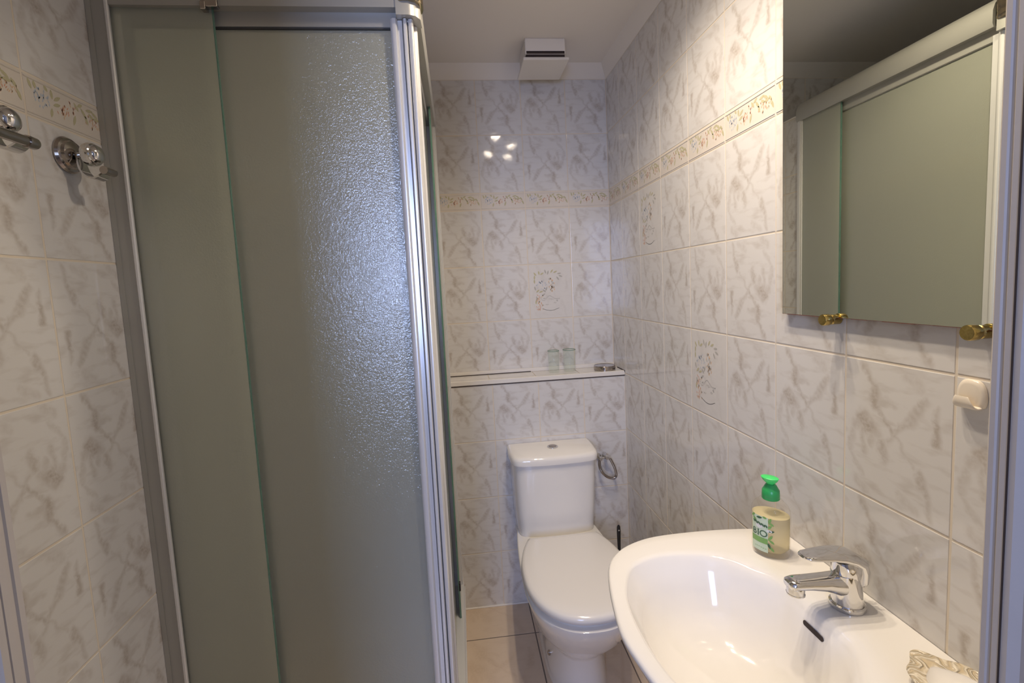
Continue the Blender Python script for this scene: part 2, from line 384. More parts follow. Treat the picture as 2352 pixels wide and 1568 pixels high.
def tiled(name, origin, ud, vd, us, vs, decor=(), border_rows=(), back=.06, floor=False, seed=1, ledge=False, plain=False):
    """wall of tiles. us / vs: grout line positions; real tiles standing 1.2 mm proud of the grout"""
    rnd = random.Random(seed)
    O, ud, vd = Vector(origin), Vector(ud), Vector(vd); nd = ud.cross(vd)
    mb = MB()
    P = lambda u, v, h: tuple(O+ud*u+vd*v+nd*h)
    u0, u1, v0, v1 = us[0], us[-1], vs[0], vs[-1]
    # grout slab with its backing
    ex = .004
    ua, ub, va, vb = (u0, u1+ex, v0, v1+ex) if plain else (u0-ex, u1+ex, v0-ex, v1+ex)
    if ledge: ua, vb = u0, v1
    vv = [P(ua,va,-.0008),P(ub,va,-.0008),P(ub,vb,-.0008),P(ua,vb,-.0008),P(ua,va,-back),P(ub,va,-back),P(ub,vb,-back),P(ua,vb,-back)]
    mb.add(vv, [(0,1,2,3),(7,6,5,4),(0,4,5,1),(1,5,6,2),(2,6,7,3),(3,7,4,0)], 0)
    g = .0019 if not floor else .0022; c = .0012
    W, H = (.33, .33) if floor else (.2, .25)
    for i in range(len(us)-1):
        for j in range(len(vs)-1):
            a, b_, e, d = us[i]+g, us[i+1]-g, vs[j]+g, vs[j+1]-g
            if b_-a < .004 or d-e < .004: continue
            br = j in border_rows; dc = (i, j) in decor
            mi = 2 if br else (3 if dc else 1)
            full = (a, b_, e, d)
            outer = [(a,e),(b_,e),(b_,d),(a,d)]; inner = [(a+c,e+c),(b_-c,e+c),(b_-c,d-c),(a+c,d-c)]
            flip = (not br) and (not dc) and rnd.random() < .42
            # a cut tile keeps the pattern of its visible side
            ou = us[i+1]-W if i == 0 and not floor else us[i]
            ov = vs[j]
            def UV(p):
                x, y = p[0]-ou, p[1]-ov
                if flip: x, y = W-x, H-y
                return (x, y)
            vt = [P(*p, -.0014) for p in outer]+[P(*p, -.0002) for p in [(q[0]+(c*.3 if q[0]==a else -c*.3), q[1]+(c*.3 if q[1]==e else -c*.3)) for q in outer]]+[P(*p, 0) for p in inner]
            pl = outer+outer+inner
            fs = [(8,9,10,11)]+[(k,(k+1)%4,4+(k+1)%4,4+k) for k in range(4)]+[(4+k,4+(k+1)%4,8+(k+1)%4,8+k) for k in range(4)]
            mb.add(vt, fs, mi, [[UV(pl[k]) for k in f] for f in fs])
            if br:
                for (lo, hi) in ((e+.0035, e+.0060), (d-.0060, d-.0035)):      # moulded edge lines
                    q = [P(a+.001,lo,.0003),P(b_-.001,lo,.0003),P(b_-.001,hi,.0003),P(a+.001,hi,.0003),P(a+.001,(lo+hi)/2,.0012),P(b_-.001,(lo+hi)/2,.0012)]
                    mb.add(q, [(0,1,5,4),(4,5,2,3)], 2)
            if (br or dc) and not plain:
                r2 = random.Random(7)
                for poly, slot in (motif_border(r2) if br else motif_decor(r2)):
                    pts = [(us[i]+x, vs[j]+y) for x, y in poly]
                    if i == 0: pts = [(us[1]-W+x, vs[j]+y) for x, y in poly]
                    if min(p[0] for p in pts) < a+.001 or max(p[0] for p in pts) > b_-.001: continue
                    if min(p[1] for p in pts) < e+.001 or max(p[1] for p in pts) > d-.001: continue
                    mb.add([P(*p, .00025) for p in pts], [tuple(range(len(pts)))], slot)
    mats = [M['floor_grout'] if floor else M['grout'], M['floor_tile'] if floor else M['tile'], M['border'], M['tile_plain'],
            M['petal_blue'], M['petal_red'], M['petal_orange'], M['leaf'], M['leaf_grey']]
    o = mb.build(name, mats, smooth=0)
    tag(o, kind='structure')
    return o

VR = [0, .016, .266, .516, .766, 1.016, 1.266, 1.516, 1.766, 1.840, 2.090, 2.325]      # rows shared by all walls
YF = -1.79                                                                             # door wall
# right wall (x = 0): u runs towards the camera
us = [0, .1635, .3635]+[.3635+.2*k for k in range(1, 7)]+[1.7635, -YF]
tiled('wall_right', (0, 0, 0), (0, -1, 0), (0, 0, 1), us, VR, decor={(4, 5), (2, 7)}, border_rows={8}, seed=5)
# upper back wall (y = 0)
bx = [-1.4411, -1.3886, -1.1886, -.9886, -.7886, -.5886, -.3886, -.1886, 0]
tiled('wall_back', (0, 0, 0), (1, 0, 0), (0, 0, 1), bx, VR, decor={(6, 6)}, border_rows={8}, seed=11)
# left wall (x = -1.4411): u runs away from the camera
ly = [YF, -1.6301, -1.4301, -1.2301, -1.0448, -.83, -.63, -.43, -.23, 0]
tiled('wall_left', (-1.4411, 0, 0), (0, 1, 0), (0, 0, 1), ly, VR, border_rows={8}, seed=21)
# boxed-in lower part of the back wall, with the ledge on top
LX0, LY, LZ = -.780, -.147, 1.016
o = tiled('wall_back_lower', (0, LY, 0), (1, 0, 0), (0, 0, 1), [LX0, -.589, -.389, -.189, 0], [0, .253, .5055, .758, LZ-.012], seed=14, back=.10, ledge=True)

# ledge: tile top, pale edging strips and the dark joints around them
led = empty('ledge_shelf', (-.39, -.07, LZ), 'long narrow tiled ledge with pale edging across the back wall above the cistern', 'shelf')
def child(mb, name, m_, par, **k):
    o = mb.build(name, m_, par, **k); o.matrix_parent_inverse = Matrix.Translation(par.location).inverted() if par.type == 'EMPTY' else Matrix.Identity(4)
    return o
mb = MB(); xs = [LX0+.002, -.600, -.395, -.200, -.002]
for i in range(4):
    a, b_ = xs[i]+.0015, xs[i+1]-.0015
    v = [(a,LY+.016,LZ+.0095),(b_,LY+.016,LZ+.0095),(b_,-.016,LZ+.0095),(a,-.016,LZ+.0095)]
    q = [(0,0),(.2,0),(.2,.12),(0,.12)]
    mb.add(v, [(0,1,2,3)], 0, [q])
mb.box(LX0, 0, LY+.004, -.001, LZ-.010, LZ+.0085, 1)
child(mb, 'ledge_top', [M['tile_plain'], M['grout']], led, smooth=0)
mb = MB().box(LX0+.002, 0, LY-.003, LY+.014, LZ-.008, LZ+.011, bv=.0015)
child(mb, 'front_edging', M['white_plastic'], led)
mb = MB().box(LX0+.002, -.002, -.012, -.001, LZ+.009, LZ+.026, bv=.001)
child(mb, 'back_edging', M['white_plastic'], led)
mb = MB().box(LX0+.001, -.001, LY-.0022, LY+.002, LZ-.0115, LZ-.0085).box(LX0+.002, -.40, -.0145, -.0125, LZ+.009, LZ+.0125).box(LX0+.0005, LX0+.0025, LY-.003, -.012, LZ-.010, LZ+.0125).box(-.003,-.0005,LY-.0035,-.05,LZ+.006,LZ+.0118)
child(mb, 'edge_joint', M['dark_slot'], led)

# short tiled filler wall between the back wall and the shower side panel
tiled('wall_shower_stub', (-.783, -.238, 0), (0, 1, 0), (0, 0, 1), [0, .091, .237], [0,.253,.5055,.758,1.016,1.266,1.516,1.766,1.84,2.075], seed=3, back=.0215, plain=True)
mb = MB().box(-.8055, -.7805, -.2425, -.0005, 2.0755, 2.081).box(-.8055,-.7815,-.2425,-.2385,0,2.0755)
tag(mb.build('trim_1', M['white_plastic'], smooth=0), kind='structure')

# floor
fx = [-1.4411, -1.138, -.808, -.478, -.148, 0]; fy = [YF-.1, -1.66, -1.33, -1.0, -.67, -.341, 0]
tiled('floor', (0, 0, 0), (1, 0, 0), (0, 1, 0), fx, fy, floor=True, seed=2)
mb = MB()        # pale silicone bead where the boxing meets the floor
mb.tube([(LX0, LY-.003, .002), (0, LY-.003, .002)], .004, 8)
tag(mb.build('trim_2', M['white_plastic']), kind='structure')

# ceiling with its sloping cove
mb = MB(); mb.box(-1.5, .06, YF-.05, .06, CEIL, CEIL+.06)
mb.add([(-1.4411,0,2.325),(0,0,2.325),(-.035,-.055,CEIL),(-1.40,-.055,CEIL)], [(3,2,1,0)])
mb.add([(0,0,2.325),(0,YF,2.325),(-.035,YF,CEIL),(-.035,-.055,CEIL)], [(3,2,1,0)])
mb.add([(-1.4411,YF,2.325),(-1.4411,0,2.325),(-1.40,-.055,CEIL),(-1.40,YF,CEIL)], [(3,2,1,0)])
tag(mb.build('ceiling', M['white_paint'], smooth=0), kind='structure')

# door wall and door lining
XR, XL, DT = -.225, -1.060, 2.06
mb = MB(); mb.box(XR+.012, .06, YF-.10, YF-.001, 0, CEIL); mb.box(-1.50, XL-.012, YF-.10, YF-.001, 0, CEIL); mb.box(XL-.012, XR+.012, YF-.10, YF-.001, DT+.012, CEIL)
tag(mb.build('wall_front', M['room_paint'], smooth=0), kind='structure')
def lining(side, name):
    s = 1 if side > 0 else -1; X = XR if side > 0 else XL
    #  y offsets from the room-side edge, x offsets away from the opening
    pr_ = [(0,0),(0,-.0045),(.0012,-.0058),(.0012,-.0085),(0,-.0098),(0,-.0155),(.0008,-.0158),(.0008,-.0170),(0,-.0172),(0,-.0225),(.006,-.029),(.006,-.034),(.020,-.040),(.020,-.104),(.050,-.104),(.050,.004),(.004,.004)]
    poly = [(X+s*x, YF+y) for x, y in pr_]
    if s > 0: poly = poly[::-1]
    mb = MB().prism(poly, 0, DT+.05)
    o = mb.build(name, M['wood_paint'], smooth=20); return tag(o, kind='structure')
lining(1, 'trim_3'); lining(-1, 'trim_4')
mb = MB().box(XR-.0006, XR+.001, YF-.0172, YF-.0157, .3, 2.0)
tag(mb.build('trim_5', M['dark_slot'], smooth=0), kind='structure')
mb = MB().box(XL, XR, YF-.104, YF+.004, DT, DT+.05); tag(mb.build('trim_6', M['wood_paint'], smooth=0), kind='structure')

# neighbouring room behind the camera
RY, RX0, RX1 = -4.2, -2.6, 1.6
mb = MB(); mb.box(RX0, RX1, RY, YF-.10, -.06, 0); tag(mb.build('floor_next_room', M['room_floor'], smooth=0), kind='structure')
mb = MB(); mb.box(RX0-.1, RX1+.1, RY-.1, YF-.05, 2.5, 2.56)
tag(mb.build('ceiling_next_room', M['room_paint'], smooth=0), kind='structure')
mb = MB(); mb.box(RX0-.1, RX0, RY, YF-.10, 0, 2.5); tag(mb.build('wall_next_room_left', M['room_paint'], smooth=0), kind='structure')
mb = MB(); mb.box(RX1, RX1+.1, RY, YF-.10, 0, 2.5); tag(mb.build('wall_next_room_right', M['room_paint'], smooth=0), kind='structure')
mb = MB()
for (a, b_, z0, z1) in ((RX0,-1.63,0,2.5),(-.97,.43,0,2.5),(.81,RX1,0,2.5),(-1.63,-.97,0,.98),(-1.63,-.97,2.26,2.5),(.43,.81,0,1.08),(.43,.81,1.92,2.5)):
    mb.box(a, b_, RY-.1, RY, z0, z1)
tag(mb.build('wall_next_room_back', M['room_paint'], smooth=0), kind='structure')
mb = MB(); mb.box(RX0-.1, -1.50, YF-.16, YF-.10, 0, 2.5); mb.box(.06, RX1+.1, YF-.16, YF-.10, 0, 2.5); mb.box(-1.5,.06,YF-.16,YF-.10,CEIL,2.5)
tag(mb.build('wall_next_room_front', M['room_paint'], smooth=0), kind='structure')
for n_, (a, b_, z0, z1) in enumerate(((-1.63,-.97,.98,2.26),(.43,.81,1.08,1.92))):  # the second window is added, to go with the jamb light
    wd = tag(empty('window_%d' % (n_+1), ((a+b_)/2, RY, z0), None, None), kind='structure')
    mb = MB(); t = .04
    for bb in ((a,a+t,z0,z1),(b_-t,b_,z0,z1),(a,b_,z0,z0+t),(a,b_,z1-t,z1),((a+b_)/2-.015,(a+b_)/2+.015,z0,z1)):
        mb.box(bb[0], bb[1], RY-.07, RY-.02, bb[2], bb[3])
    child(mb, 'window_frame', M['white_paint'], wd, smooth=0)
    child(MB().box(a+.01, b_-.01, RY-.052, RY-.047, z0+.01, z1-.01), 'pane', M['clear'], wd, smooth=0)

# ---------------------------------------------------------------- shower
SY, SX = -1.03, -.785                          # planes of the front and side panels
ZT, ZB = 2.075, .165                           # top of glass rail, tray rim
tr = empty('shower_tray', (-1.11, -.63, 0), 'white ceramic shower tray inside the frosted glass corner enclosure', 'shower tray')
mb = MB()
def rect(x0, x1, y0, y1, z, r=.03): return [(x, y, z) for x, y in rounded([(x0,y0),(x1,y0),(x1,y1),(x0,y1)], r, 5)]
X0, X1, Y0, Y1 = -1.438, -.7615, -1.062, -.002
X1b = -.757
mb.loft([rect(X0,X1,Y0,Y1,0,.02), rect(X0,X1,Y0,Y1,.145,.02), rect(X0+.006,X1-.006,Y0+.006,Y1-.006,.155,.02), rect(X0+.07,X1-.07,Y0+.07,Y1-.07,.155,.05), rect(X0+.085,X1-.085,Y0+.085,Y1-.085,.14,.05), rect(X0+.12,X1-.12,Y0+.12,Y1-.12,.075,.05), rect(X0+.3,X1-.3,Y0+.45,Y1-.45,.066,.02)])
X1 = X1b
o = child(mb, 'basin', M['ceramic'], tr)
mb = MB().lathe([(.045,.068),(.045,.074),(.038,.078),(.0,.080)], c=(-1.12,-.50,0), cap1=False); child(mb, 'drain_cover', M['dark_chrome'], tr)

se = empty('shower_enclosure', (-1.11, -.63, ZB), 'corner shower enclosure with greenish frosted glass doors and pale aluminium frame', 'shower enclosure')
C_ = lambda mb, n, m_, par=se, **k: child(mb, n, m_, par, **k)
# wall profiles
mb = MB().box(-1.4405, -1.403, SY-.022, SY+.022, ZB-.008, ZT+.06, bv=.002).box(-1.4405, -1.430, SY-.0235, SY-.022, ZB, ZT+.06)
C_(mb, 'wall_profile', M['alu'])
mb = MB().box(-1.404, -1.396, SY-.026, SY-.018, ZB-.006, ZT+.05, bv=.002)
C_(mb, 'profile_lip', M['alu_bright'])
mb = MB().box(SX-.020, SX+.018, -.272, -.243, ZB-.008, ZT+.005, bv=.002).box(SX+.018,SX+.022,-.266,-.250,ZB,ZT,bv=.001)
C_(mb, 'wall_profile', M['alu_bright'])
# top and bottom rails
mb = MB().prism([(-1.403,SY-.024),(-.80,SY-.024),(-.80,SY+.024),(-1.403,SY+.024)], ZT-.030, ZT+.035)
mb.prism([(-1.403,SY-.020),(-.80,SY-.020),(-.80,SY+.020),(-1.403,SY+.020)], ZT+.035, ZT+.055)
C_(mb, 'top_rail', M['alu'], smooth=0)
mb = MB(); ring = [(SX-.024,ZT-.030),(SX+.022,ZT-.030),(SX+.026,ZT-.020),(SX+.026,ZT+.012),(SX+.020,ZT+.030),(SX+.006,ZT+.045),(SX-.010,ZT+.050),(SX-.024,ZT+.045)]
mb.loft([[(x,-.245,z) for x, z in ring],[(x,-.99,z) for x, z in ring]]); C_(mb, 'top_rail', M['alu'])
mb = MB().box(-1.403, -.80, SY-.022, SY+.022, ZB-.008, ZB+.028, bv=.002); C_(mb, 'bottom_rail', M['alu'])
mb = MB().box(SX-.022, SX+.026, -.99, -.243, ZB-.008, ZB+.030, bv=.003).box(SX+.026, SX+.030, -1.0, -.25, ZB-.008, ZB+.012, bv=.001); C_(mb, 'bottom_rail', M['alu_bright'])
# panes: the outer face is etched, the other faces are clear
def pane_mesh(x0, x1, y0, y1, z0, z1, face):
    mb = MB().box(x0, x1, y0, y1, z0, z1, 1); mb.mi[face] = 0
    return mb
PM = [M['frosted'], M['pane_clear']]
# fixed panes
fp = C_(pane_mesh(-1.400, -1.196, SY-.0145, SY-.0095, ZB+.024, ZT-.030, 2), 'fixed_pane', PM, smooth=0)
mb = MB().box(-1.1975, -1.1955, SY-.0150, SY-.0090, ZB+.024, ZT-.030); child(mb, 'polished_edge', M['glass_rim'], fp, smooth=0)
fp2 = C_(pane_mesh(SX+.0095, SX+.0145, -.470, -.270, ZB+.024, ZT-.030, 3), 'fixed_pane', PM, smooth=0)
mb = MB().box(SX+.009, SX+.015, -.4715, -.4695, ZB+.024, ZT-.030); child(mb, 'polished_edge', M['glass_rim'], fp2, smooth=0)
mb = MB().box(-1.212, -1.180, SY-.029, SY-.015, ZT-.034, ZT-.019, bv=.001).box(-1.214,-1.203,SY-.031,SY-.014,ZT-.040,ZT-.024,bv=.001)
C_(mb, 'pane_clip', M['dark_chrome'])
# sliding doors
sd = C_(pane_mesh(-1.366, -.812, SY+.003, SY+.008, ZB+.030, ZT-.040, 2), 'sliding_door', PM, smooth=0)
mb = MB().box(-1.366, -.812, SY-.002, SY+.014, ZT-.062, ZT-.028, bv=.002); child(mb, 'door_top_rail', M['alu'], sd)
mb = MB().box(-1.366, -.812, SY-.0025, SY+.004, ZT-.0655, ZT-.062); child(mb, 'seal_strip', M['gasket'], sd, smooth=0)
mb = MB().box(-1.386, -1.366, SY+.002, SY+.012, ZB+.03, ZT-.032, bv=.001); child(mb, 'door_stile', M['alu_bright'], sd)
mb = MB()
prof = [(-.828,SY+.016),(-.828,SY-.004),(-.826,SY-.010),(-.821,SY-.014),(-.815,SY-.014),(-.812,SY-.010),(-.8115,SY-.004),(-.8015,SY-.004),(-.8015,SY+.016)]
mb.prism(prof, ZB+.012, ZT-.047); child(mb, 'door_stile', M['alu_bright'], sd, smooth=50)
sd2 = C_(pane_mesh(SX-.008, SX-.003, -.995, -.430, ZB+.030, ZT-.040, 3), 'sliding_door', PM, smooth=0)
mb = MB().box(SX-.014, SX+.003, -.995, -.430, ZT-.062, ZT-.028, bv=.002); child(mb, 'door_top_rail', M['alu'], sd2)
mb = MB()
prof = [(-.7995,SY-.008),(-.797,SY-.013),(-.7925,SY-.013),(-.790,SY-.008),(-.790,SY-.004),(-.788,SY-.004),(-.788,SY-.008),(-.785,SY-.011),(-.780,SY-.011),(-.777,SY-.007),(-.777,SY+.020),(-.772,SY+.022),(-.770,SY+.028),(-.772,SY+.034),(-.777,SY+.036),(-.777,SY+.052),(-.7995,SY+.052)]
mb.prism(prof, ZB+.012, ZT-.047); child(mb, 'door_stile', M['alu_bright'], sd2, smooth=50)
mb = MB().box(-.8012, -.7998, SY-.004, SY+.04, ZB+.012, ZT-.052).box(-.7898,-.7882,SY-.006,SY+.02,ZB+.012,ZT-.052); child(mb, 'magnetic_seal', M['gasket'], sd2, smooth=0)
mb = MB().box(-.7685, -.7625, -.615, -.600, .395, .425, bv=.0015); C_(mb, 'roller_guard', M['black_plastic'])
# corner joint: grey socket with a polished rounded cap
q = [(-.812,SY+.03),(-.812,SY-.026),(-.785,SY-.026),(-.770,SY-.020),(-.760,SY-.005),(-.759,SY+.03)]
C_(MB().prism(q, ZT-.046, ZT-.012), 'corner_socket', M['alu'], smooth=40); C_(MB().prism(q, ZB-.008, ZB+.026), 'corner_socket', M['alu'], smooth=40)
cc = (-.787, SY+.002)
def capring(k, z): return [(cc[0]+(p[0]-cc[0])*k, cc[1]+(p[1]-cc[1])*k, z) for p in [Vector((x,y,0)) for x,y in rounded([(-.813,SY+.036),(-.813,SY-.030),(-.754,SY-.030),(-.754,SY+.036)], .026, 7)]]
mb = MB().loft([capring(1.0,ZT-.018),capring(1.06,ZT-.014),capring(1.06,ZT-.006),capring(1.03,ZT-.002),capring(1.06,ZT+.004),capring(1.06,ZT+.044),capring(1.0,ZT+.054),capring(.8,ZT+.060),capring(.3,ZT+.062)]); C_(mb, 'corner_cap', M['cap_metal'], smooth=50)

# shower fittings behind the frosted glass
sh = empty('shower_mixer_set', (-1.15, -.05, 0.95), 'chrome shower mixer, riser rail, hose and handset behind the frosted glass', 'shower fitting')
S_ = lambda mb, n, m_: child(mb, n, m_, sh)
S_(MB().tube([(-1.20,-.055,1.25),(-1.20,-.055,2.10)], .011).lathe([(.020,-.001),(.020,-.012),(.011,-.055)],c=(-1.20,0,1.28),axis='y').lathe([(.020,-.001),(.020,-.012),(.011,-.055)],c=(-1.20,0,2.05),axis='y'), 'riser_rail', M['dark_chrome'])
S_(MB().tube([(-1.18,-.075,1.98),(-1.17,-.13,2.06),(-1.165,-.17,2.10)], [.013,.014,.018]).lathe([(.02,.03),(.045,.0),(.045,-.012),(.0,-.014)],c=(-1.16,-.19,2.10),axis='z'), 'handset', M['dark_chrome'])
S_(MB().tube([(-1.10,-.055,.98),(-.95,-.055,.98)], .025).tube([(-1.00,-.001,.98),(-1.00,-.055,.98)],.017).tube([(-1.07,-.001,.98),(-1.07,-.055,.98)],.017).lathe([(.036,0),(.040,.03),(.034,.07)],c=(-.95,-.055,.98),axis='x'), 'mixer_body', M['dark_chrome'])
S_(MB().tube(spline([(-1.00,-.06,.95),(-.99,-.09,.80),(-1.03,-.12,.62),(-1.11,-.12,.55),(-1.19,-.11,.70),(-1.20,-.10,1.1),(-1.19,-.09,1.6),(-1.185,-.08,1.97)],8), .010), 'hose', M['dark_chrome'])

# ---------------------------------------------------------------- extractor vent on the ceiling
ve = empty('ceiling_vent', (-.32, -.17, CEIL), 'white square extractor vent box hanging from the ceiling above the toilet', 'vent')
child(MB().box(-.400,-.242,-.262,-.10,2.312,CEIL,bv=.003), 'vent_box', M['white_paint'], ve)
child(MB().box(-.396,-.246,-.2635,-.2625,2.3125,2.3225).box(-.397,-.245,-.259,-.105,2.302,2.312), 'air_slot', M['dark_slot'], ve)
child(MB().box(-.409,-.228,-.262,-.078,2.291,2.3015,bv=.002), 'cover_plate', M['white_plastic'], ve)

# ---------------------------------------------------------------- ceiling spotlights
spot0 = None
slabs = ['round ceiling spotlight over the gap between toilet and basin, left of its pair', 'round ceiling spotlight left of the basin, nearer the door', 'round ceiling spotlight beside the right wall, over the far rim of the basin', 'round ceiling spotlight beside the right wall, above the mirror']
for k, (lx, ly_, pw) in enumerate(LAMPS):
    if spot0 is None:
        s0 = empty('ceiling_spotlight', (lx, ly_, CEIL), slabs[0], 'spotlight', 'spotlights in the ceiling')
        p1 = MB().lathe([(.030,-.001),(.042,-.001),(.042,-.006),(.034,-.010),(.030,-.006),(.030,-.001)], cap0=False, cap1=False).build('trim_ring', M['lamp_white'], s0)
        p2 = MB().lathe([(.029,-.0015),(.028,-.006),(.020,-.010),(.001,-.0115)], cap0=True, cap1=True).build('bulb', M['bulb'], s0)
        spot0 = (s0, p1, p2)
    else:
        s = spot0[0].copy(); COL.objects.link(s); s.location = (lx, ly_, CEIL); s['label'] = slabs[k]
        for p in spot0[1:]:
            c = p.copy(); COL.objects.link(c); c.parent = s

# ---------------------------------------------------------------- toilet
TX = -.358
to = empty('toilet', (TX, -.55, 0), 'white close-coupled toilet with closed lid against the back wall', 'toilet')
T_ = lambda mb, n, m_, **k: child(mb, n, m_, to, **k)
def dshape(hwb, hwm, yb, ym, yf, n=10, z=0, pw=2.3):
    """toilet outline: back edge yb (half width hwb), widest at ym (hwm), rounded front at yf; ccw"""
    pts = []
    for i in range(-n*2, n*2+1):                 # front arc
        t = i/(n*2)*PI/2; c_, s_ = math.cos(t), math.sin(t)
        x = hwm*(abs(s_)**(2/pw))*(1 if s_ >= 0 else -1); y = ym+(yf-ym)*(c_**(2/pw))
        pts.append((TX+x, y, z))
    side = []
    for k in range(1, n+1):
        t = k/n; x = hwm+(hwb-hwm)*t**2.2; side.append((x, ym+(yb-ym)*t))
    right = [(TX+x, y, z) for x, y in side]; left = [(TX-x, y, z) for x, y in side][::-1]
    return pts+right+left
def dz(*a, z): return dshape(*a, z=z)
# bowl and foot
rings = [dshape(.095,.108,-.20,-.50,-.705,z=0), dshape(.093,.105,-.20,-.50,-.70,z=.05), dshape(.092,.100,-.20,-.50,-.70,z=.15), dshape(.095,.105,-.20,-.52,-.715,z=.175),
         dshape(.105,.130,-.20,-.56,-.765,z=.22), dshape(.125,.160,-.20,-.58,-.815,z=.275), dshape(.150,.178,-.19,-.60,-.856,z=.345), dshape(.158,.187,-.19,-.615,-.874,z=.380), dshape(.158,.187,-.19,-.615,-.875,z=.390), dshape(.155,.181,-.2,-.615,-.869,z=.394)]
T_(MB().loft(rings), 'bowl', M['ceramic'], smooth=60)
# shelf carrying the cistern
rings = [[(TX+x, y, z) for x, y in rounded([(-hw,-.152),(-hw*.95,-.36),(hw*.95,-.36),(hw,-.152)], .03, 4)] for hw, z in ((.11,.28),(.15,.33),(.165,.36),(.168,.378))]
T_(MB().loft(rings), 'cistern_shelf', M['ceramic'], smooth=60)
# seat and lid
rings = [dshape(.126,.168,-.40,-.62,-.850,z=.390), dshape(.128,.171,-.398,-.62,-.853,z=.393), dshape(.128,.171,-.398,-.62,-.853,z=.410), dshape(.126,.168,-.402,-.62,-.850,z=.412)]
T_(MB().loft(rings), 'seat', M['seat_plastic'], smooth=50)
def lid(k, z, dy=0): return dshape(.140*k,.189*k,-.392-(1-k)*.12,-.62,-.876+(1-k)*.22,z=z)
T_(MB().loft([lid(.985,.413),lid(1,.416),lid(1.0,.424),lid(.992,.431),lid(.97,.436),lid(.92,.4395),lid(.75,.442),lid(.45,.443)]), 'lid', M['seat_plastic'], smooth=60)
for hx in (-.07, .07): T_(MB().tube([(TX+hx-.02,-.385,.408),(TX+hx+.02,-.385,.408)],.010), 'hinge', M['seat_plastic'])
# cistern body and lid
def cis(hw, yf, z, c=.05): return [(TX+x, y, z) for x, y in spline_close([(-hw,-.150),(-hw,-.150-(yf-.15)*.45),(-hw*.93,-yf+.028),(-hw*.62,-yf+.006),(0,-yf),(hw*.62,-yf+.006),(hw*.93,-yf+.028),(hw,-.150-(yf-.15)*.45),(hw,-.150)])]
def spline_close(p): return [(q.x, q.y) for q in spline([(x,y,0) for x,y in p], 6)]
T_(MB().loft([cis(.155,.315,.380),cis(.163,.322,.40),cis(.168,.326,.50),cis(.172,.332,.62),cis(.174,.335,.702)]), 'cistern', M['ceramic'], smooth=50)
T_(MB().loft([cis(.176,.338,.700),cis(.182,.345,.703),cis(.183,.347,.722),cis(.179,.342,.732),cis(.170,.332,.737)]), 'cistern_lid', M['ceramic'], smooth=50)
bt = T_(MB().lathe([(.023,.736),(.023,.740),(.019,.7415)], c=(TX+.005,-.228,0)), 'flush_button', M['chrome'])
child(MB().lathe([(.017,.7415),(.017,.7428),(.014,.7435)], c=(TX+.005,-.228,0)), 'button_centre', M['dark_chrome'], bt)
T_(MB().lathe([(.009,.002),(.009,-.004),(.005,-.007)], c=(TX-.1005,-.565,.09), axis='x'), 'bolt_cover', M['dark_chrome'])

# toilet roll ring holder
tp = empty('toilet_roll_holder', (-.12, -.147, .65), 'dark chrome ring toilet roll holder on the back wall right of the cistern', 'toilet roll holder')
child(MB().lathe([(.013,0),(.013,-.004),(.008,-.010),(.007,-.030),(.010,-.036),(.007,-.046)], c=(-.134,LY,.650), axis='y').lathe([(.011,0),(.011,-.004),(.007,-.012),(.0065,-.03),(.012,-.040),(.007,-.050)], c=(-.106,LY,.655), axis='y').tube([(-.134,LY-.036,.650),(-.106,LY-.038,.655),(-.088,LY-.038,.647)],.0045), 'mount', M['chrome'], tp)
ringp = [(-.138,LY-.036,.640),(-.139,LY-.040,.615),(-.128,LY-.044,.588),(-.105,LY-.046,.567),(-.078,LY-.046,.560),(-.068,LY-.046,.575),(-.073,LY-.044,.605),(-.085,LY-.040,.635),(-.092,LY-.038,.648)]
child(MB().tube(spline(ringp, 6), .006), 'ring', M['dark_chrome'], tp)

# toilet brush
br = empty('toilet_brush', (-.083, -.25, 0), 'toilet brush with black handle standing in the corner beside the toilet', 'toilet brush')
child(MB().lathe([(.046,.001),(.048,.01),(.044,.12),(.040,.125),(.036,.122)], c=(-.083,-.25,0)), 'holder', M['white_plastic'], br)
hd = []
for z, hw, t in ((.11,.004,.004),(.20,.005,.0045),(.30,.0075,.004),(.345,.0085,.004),(.366,.0075,.0035),(.374,.004,.003)):
    hd.append([(-.083+x*hw, -.25+y*t, z) for x, y in [(math.cos(a*PI/6), math.sin(a*PI/6)) for a in range(12)]])
child(MB().loft(hd), 'handle', M['black_plastic'], br, smooth=50)
child(MB().lathe([(.0028,0),(.0028,-.0008)], c=(-.083,-.2541,.352), axis='y'), 'hanging_hole', M['white_plastic'], br)

# ---------------------------------------------------------------- things on the ledge
def glass_prof(r, h, t=.0022): return [(0.001,.0005),(r*.86,.0005),(r*.90,.004),(r,h*.97),(r,h),(r-t*.6,h),(r-t,h*.97),(r*.90-t,.012),(.001,.010)]
TZ = LZ+.0098
tg = None
for (x, y, r, h, lab) in ((-.302,-.070,.0265,.098,'clear empty drinking glass on the ledge, left of the pair'), (-.228,-.062,.0295,.098,'clear empty drinking glass on the ledge, next to the soap dish')):
    g_ = empty('drinking_glass', (x, y, TZ), lab, 'glass', 'drinking glasses on the ledge')
    MB().lathe(glass_prof(r, h), n=40).build('tumbler', M['tumbler'], g_, smooth=50)
    MB().tube([( (r-.0011)*math.cos(2*PI*k/40), (r-.0011)*math.sin(2*PI*k/40), h) for k in range(40)], .0013, 8, closed=True).build('rim', M['glass_rim'], g_)
sd_ = empty('round_dish', (-.072, -.085, TZ), 'low round chrome dish with grey top at the right end of the ledge', 'dish')
MB().lathe([(.047,.0),(.0485,.002),(.0485,.017),(.046,.0205),(.044,.019)], n=48).build('metal_rim', M['dark_chrome'], sd_)
